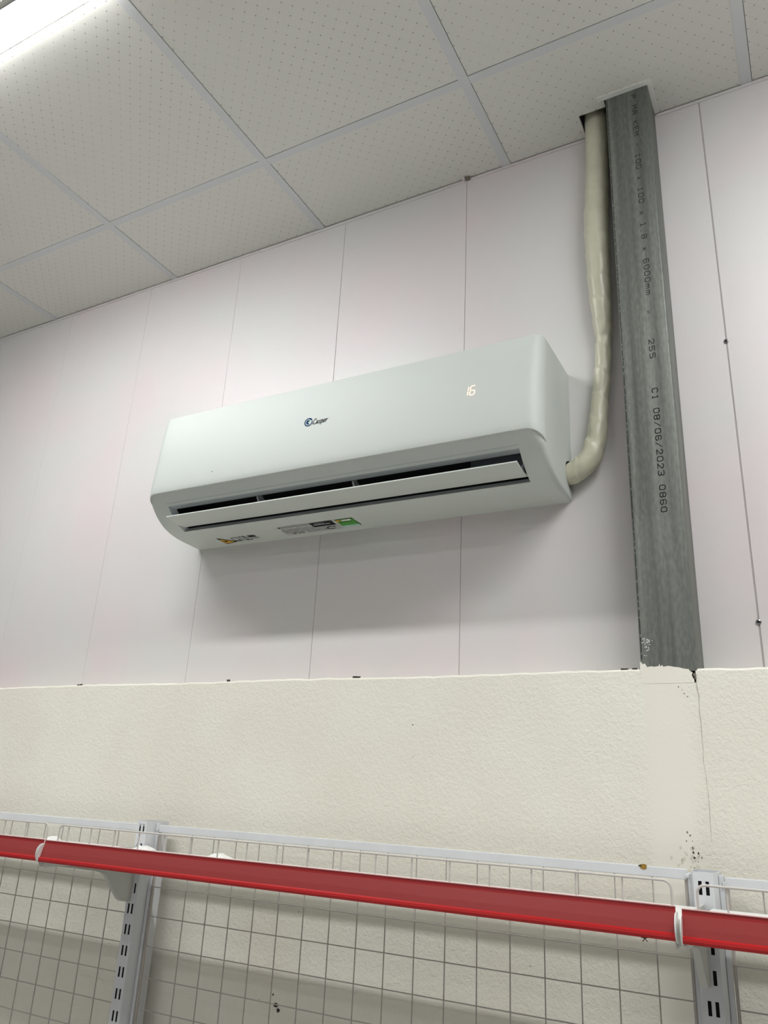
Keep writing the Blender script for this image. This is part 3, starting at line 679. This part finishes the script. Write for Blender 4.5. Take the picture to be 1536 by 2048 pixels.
def shelf(x0, x1, zt, label, brackets, sink=.0235):
    t = empty('wall_shelf', ((x0 + x1) / 2, -.31, zt - .12), label, 'shelf', 'white steel shelves with red price rails')
    zs = zt - sink                                            # shelf surface, a little below the lip
    ends = 0.0
    mb = MB()
    yb = -.187
    # folded sheet: top, front lip, turned-down sides and back
    mb.bbox(x0 + .002, x1 - .002, -.452, yb, zs - .0014, zs, .0005)
    mb.bbox(x0 + .002, x1 - .002, -.4525, -.4495, zt - .0345, zt - .0002, .0006)
    for a in (x0 + .002, x1 - .0034): mb.box(a, a + .0014, -.45, yb, zs - .026, zs - .0008)
    mb.box(x0 + .002, x1 - .002, yb - .0014, yb, zs - .022, zs - .0008)
    mb.build('shelf_tray', 'shelf', t)
    # price rail
    def face(P, th=.0016): 
        return P + [(p[0] + th, p[1]) for p in P][::-1]
    MB().prism(face([(-.4532, zt + .0002), (-.4540, zt - .0060)], .0016), 'x', x0, x1).build('rail_top', 'red_top', t)
    MB().prism(face([(-.4540, zt - .0060), (-.4556, zt - .0120), (-.4580, zt - .0210), (-.4600, zt - .0305)]), 'x', x0, x1).build('price_rail', 'red', t)
    MB().prism(face([(-.4602, zt - .0300), (-.4630, zt - .0315), (-.4638, zt - .0350), (-.4625, zt - .0385), (-.4600, zt - .0392)], .003), 'x', x0, x1).build('rail_lip', 'red_lip', t)
    MB().bbox(x0, x1, -.4545, -.4515, zt - .0003, zt + .0011, .0004).build('rail_edge', 'pink', t)
    # half-moon end caps
    for xa in (x0 - .0012, x1 - .0002):
        pr = [(-.4545, zt - .0065)] + [(-.4545 - .0140 * math.sin(math.pi * k / 12), zt - .0245 - .0180 * math.cos(math.pi * k / 12) * -1) for k in range(12, -1, -1)][1:-1][::1] + [(-.4545, zt - .0425), (-.440, zt - .0425), (-.440, zt - .0065)]
        pr = [(-.4545, zt - .0065)] + [(-.4545 - .0140 * math.sin(math.pi * k / 12), zt - .0065 - .018 * (1 - math.cos(math.pi * k / 12))) for k in range(1, 12)] + [(-.4545, zt - .0425), (-.442, zt - .0425), (-.442, zt - .0065)]
        MB().prism(pr, 'x', xa, xa + .0014).build('end_cap', 'white', t)
    for bx in brackets:
        po = [(-.447, -1.7835), (-.447, -1.8115), (-.40, -1.8165), (-.340, -1.8235), (-.294, -1.8295), (-.277, -1.834), (-.266, -1.841), (-.257, -1.850), (-.245, -1.864), (-.235, -1.875), (-.222, -1.888), (-.212, -1.8935), (-.200, -1.8955), (-.1852, -1.8955), (-.1852, -1.7835)]
        MB().prism(po, 'x', bx - .0012, bx + .0012).build('bracket', 'bracket', t)
        lo = po[3:13]; dz = [(p[0], p[1] - .0004) for p in lo]
        mb = MB(); k = len(lo)
        v = [(bx - .0090, *p) for p in dz] + [(bx + .0013, *p) for p in dz] + [(bx - .0090, p[0], p[1] + .0012) for p in dz] + [(bx + .0013, p[0], p[1] + .0012) for p in dz]
        mb.add(v, [(i, i + 1, k + i + 1, k + i) for i in range(k - 1)] + [(2 * k + i, 2 * k + i + 1, 3 * k + i + 1, 3 * k + i) for i in range(k - 1)] + [(i, i + 1, 2 * k + i + 1, 2 * k + i) for i in range(k - 1)])
        mb.build('bracket_flange', 'bracket', t)
    return t
ZT = -1.7650
shelf(-2.022, -.8235, ZT + .0008, 'white shelf with red price rail ending at the upright away from the column', [-2.02])
sm = shelf(-.8190, .3730, ZT, 'white shelf with red price rail spanning between the two slotted uprights', [-.8325])
shelf(.3808, 1.573, ZT - .0020, 'white shelf with red price rail beyond the upright below the steel column', [.3705], .0215)
# insect / crumb hanging under the middle rail, paper remnants on the trays
mb = MB(); zz = ZT - .0400
for a in range(5): mb.tube([(.334, -.460, zz), (.334 + .005 * math.cos(a * 1.25 + .4), -.461, zz + .0045 * math.sin(a * 1.25 + .4))], .0006, 5)
mb.build('dirt_tuft', 'dirt', sm)
def scrap(cx, cy, w, label):
    z = ZT - .0233; mb = MB(); random.seed(int(abs(cx) * 1000))
    nx, ny = 7, 4; v = []
    for j in range(ny):
        for i in range(nx): v.append((cx + (i / (nx - 1) - .5) * w, cy + (j / (ny - 1) - .5) * .03, z + .0004 + (.010 * math.sin(math.pi * i / (nx - 1)) * random.uniform(.5, 1) if 0 < i < nx - 1 and j else 0)))
    mb.add(v, [(j * nx + i, j * nx + i + 1, (j + 1) * nx + i + 1, (j + 1) * nx + i) for j in range(ny - 1) for i in range(nx - 1)])
    mb.build('paper_scrap', 'white', base=(cx, cy, z), label=label, cat='paper scrap')
scrap(-.80, -.20, .05, 'small crumpled white paper scrap on the shelf next to the upright away from the column')
scrap(-.575, -.215, .06, 'flattened white paper scrap on the middle shelf tray')
scrap(-1.10, -.20, .03, 'pointed white paper scrap on the shelf ending at the upright away from the column')

def guard(x0, x1, step, zt, label):
    y = -.4455; t = empty('wire_guard', ((x0 + x1) / 2, y, zt - .017), label, 'wire guard', 'low wire guards along the shelf fronts')
    zg = zt + .0295; r = .010; zb = zt - .0210
    path = [(x0, y, zb)] + [(x0, y, zg - r)] + [(x0 + r - r * math.cos(a), y, zg - r + r * math.sin(a)) for a in [math.pi / 2 * k / 5 for k in range(1, 6)]] + \
           [(x1 - r + r * math.sin(a), y, zg - r + r * math.cos(a)) for a in [math.pi / 2 * k / 5 for k in range(0, 6)]] + [(x1, y, zb)]
    MB().tube(path, .0017, 8).build('top_wire', 'guard', t, smooth=True)
    b = BASE[t.name]; mv = MB().tube([(0, 0, 0), (0, 0, zg - zb)], .0014, 6).mesh('upright_wire', 'guard', smooth=True)
    x = x1 - step
    while x > x0 + .02:
        o = link('upright_wire', mv, t); o.location = (x - b[0], .0012, zb - b[2]); x -= step
    MB().tube([(x0, y, zb + .0016), (x1, y, zb + .0016)], .0015, 6).build('bottom_wire', 'guard', t, smooth=True)
guard(-1.992, -.8275, .0665, ZT + .0008, 'white low wire guard on the shelf ending at the upright away from the column')
guard(-.7935, .3685, .0632, ZT, 'white low wire guard on the shelf between the two slotted uprights')
guard(.4000, 1.568, .0755, ZT - .0020, 'white low wire guard on the shelf beyond the upright below the column')
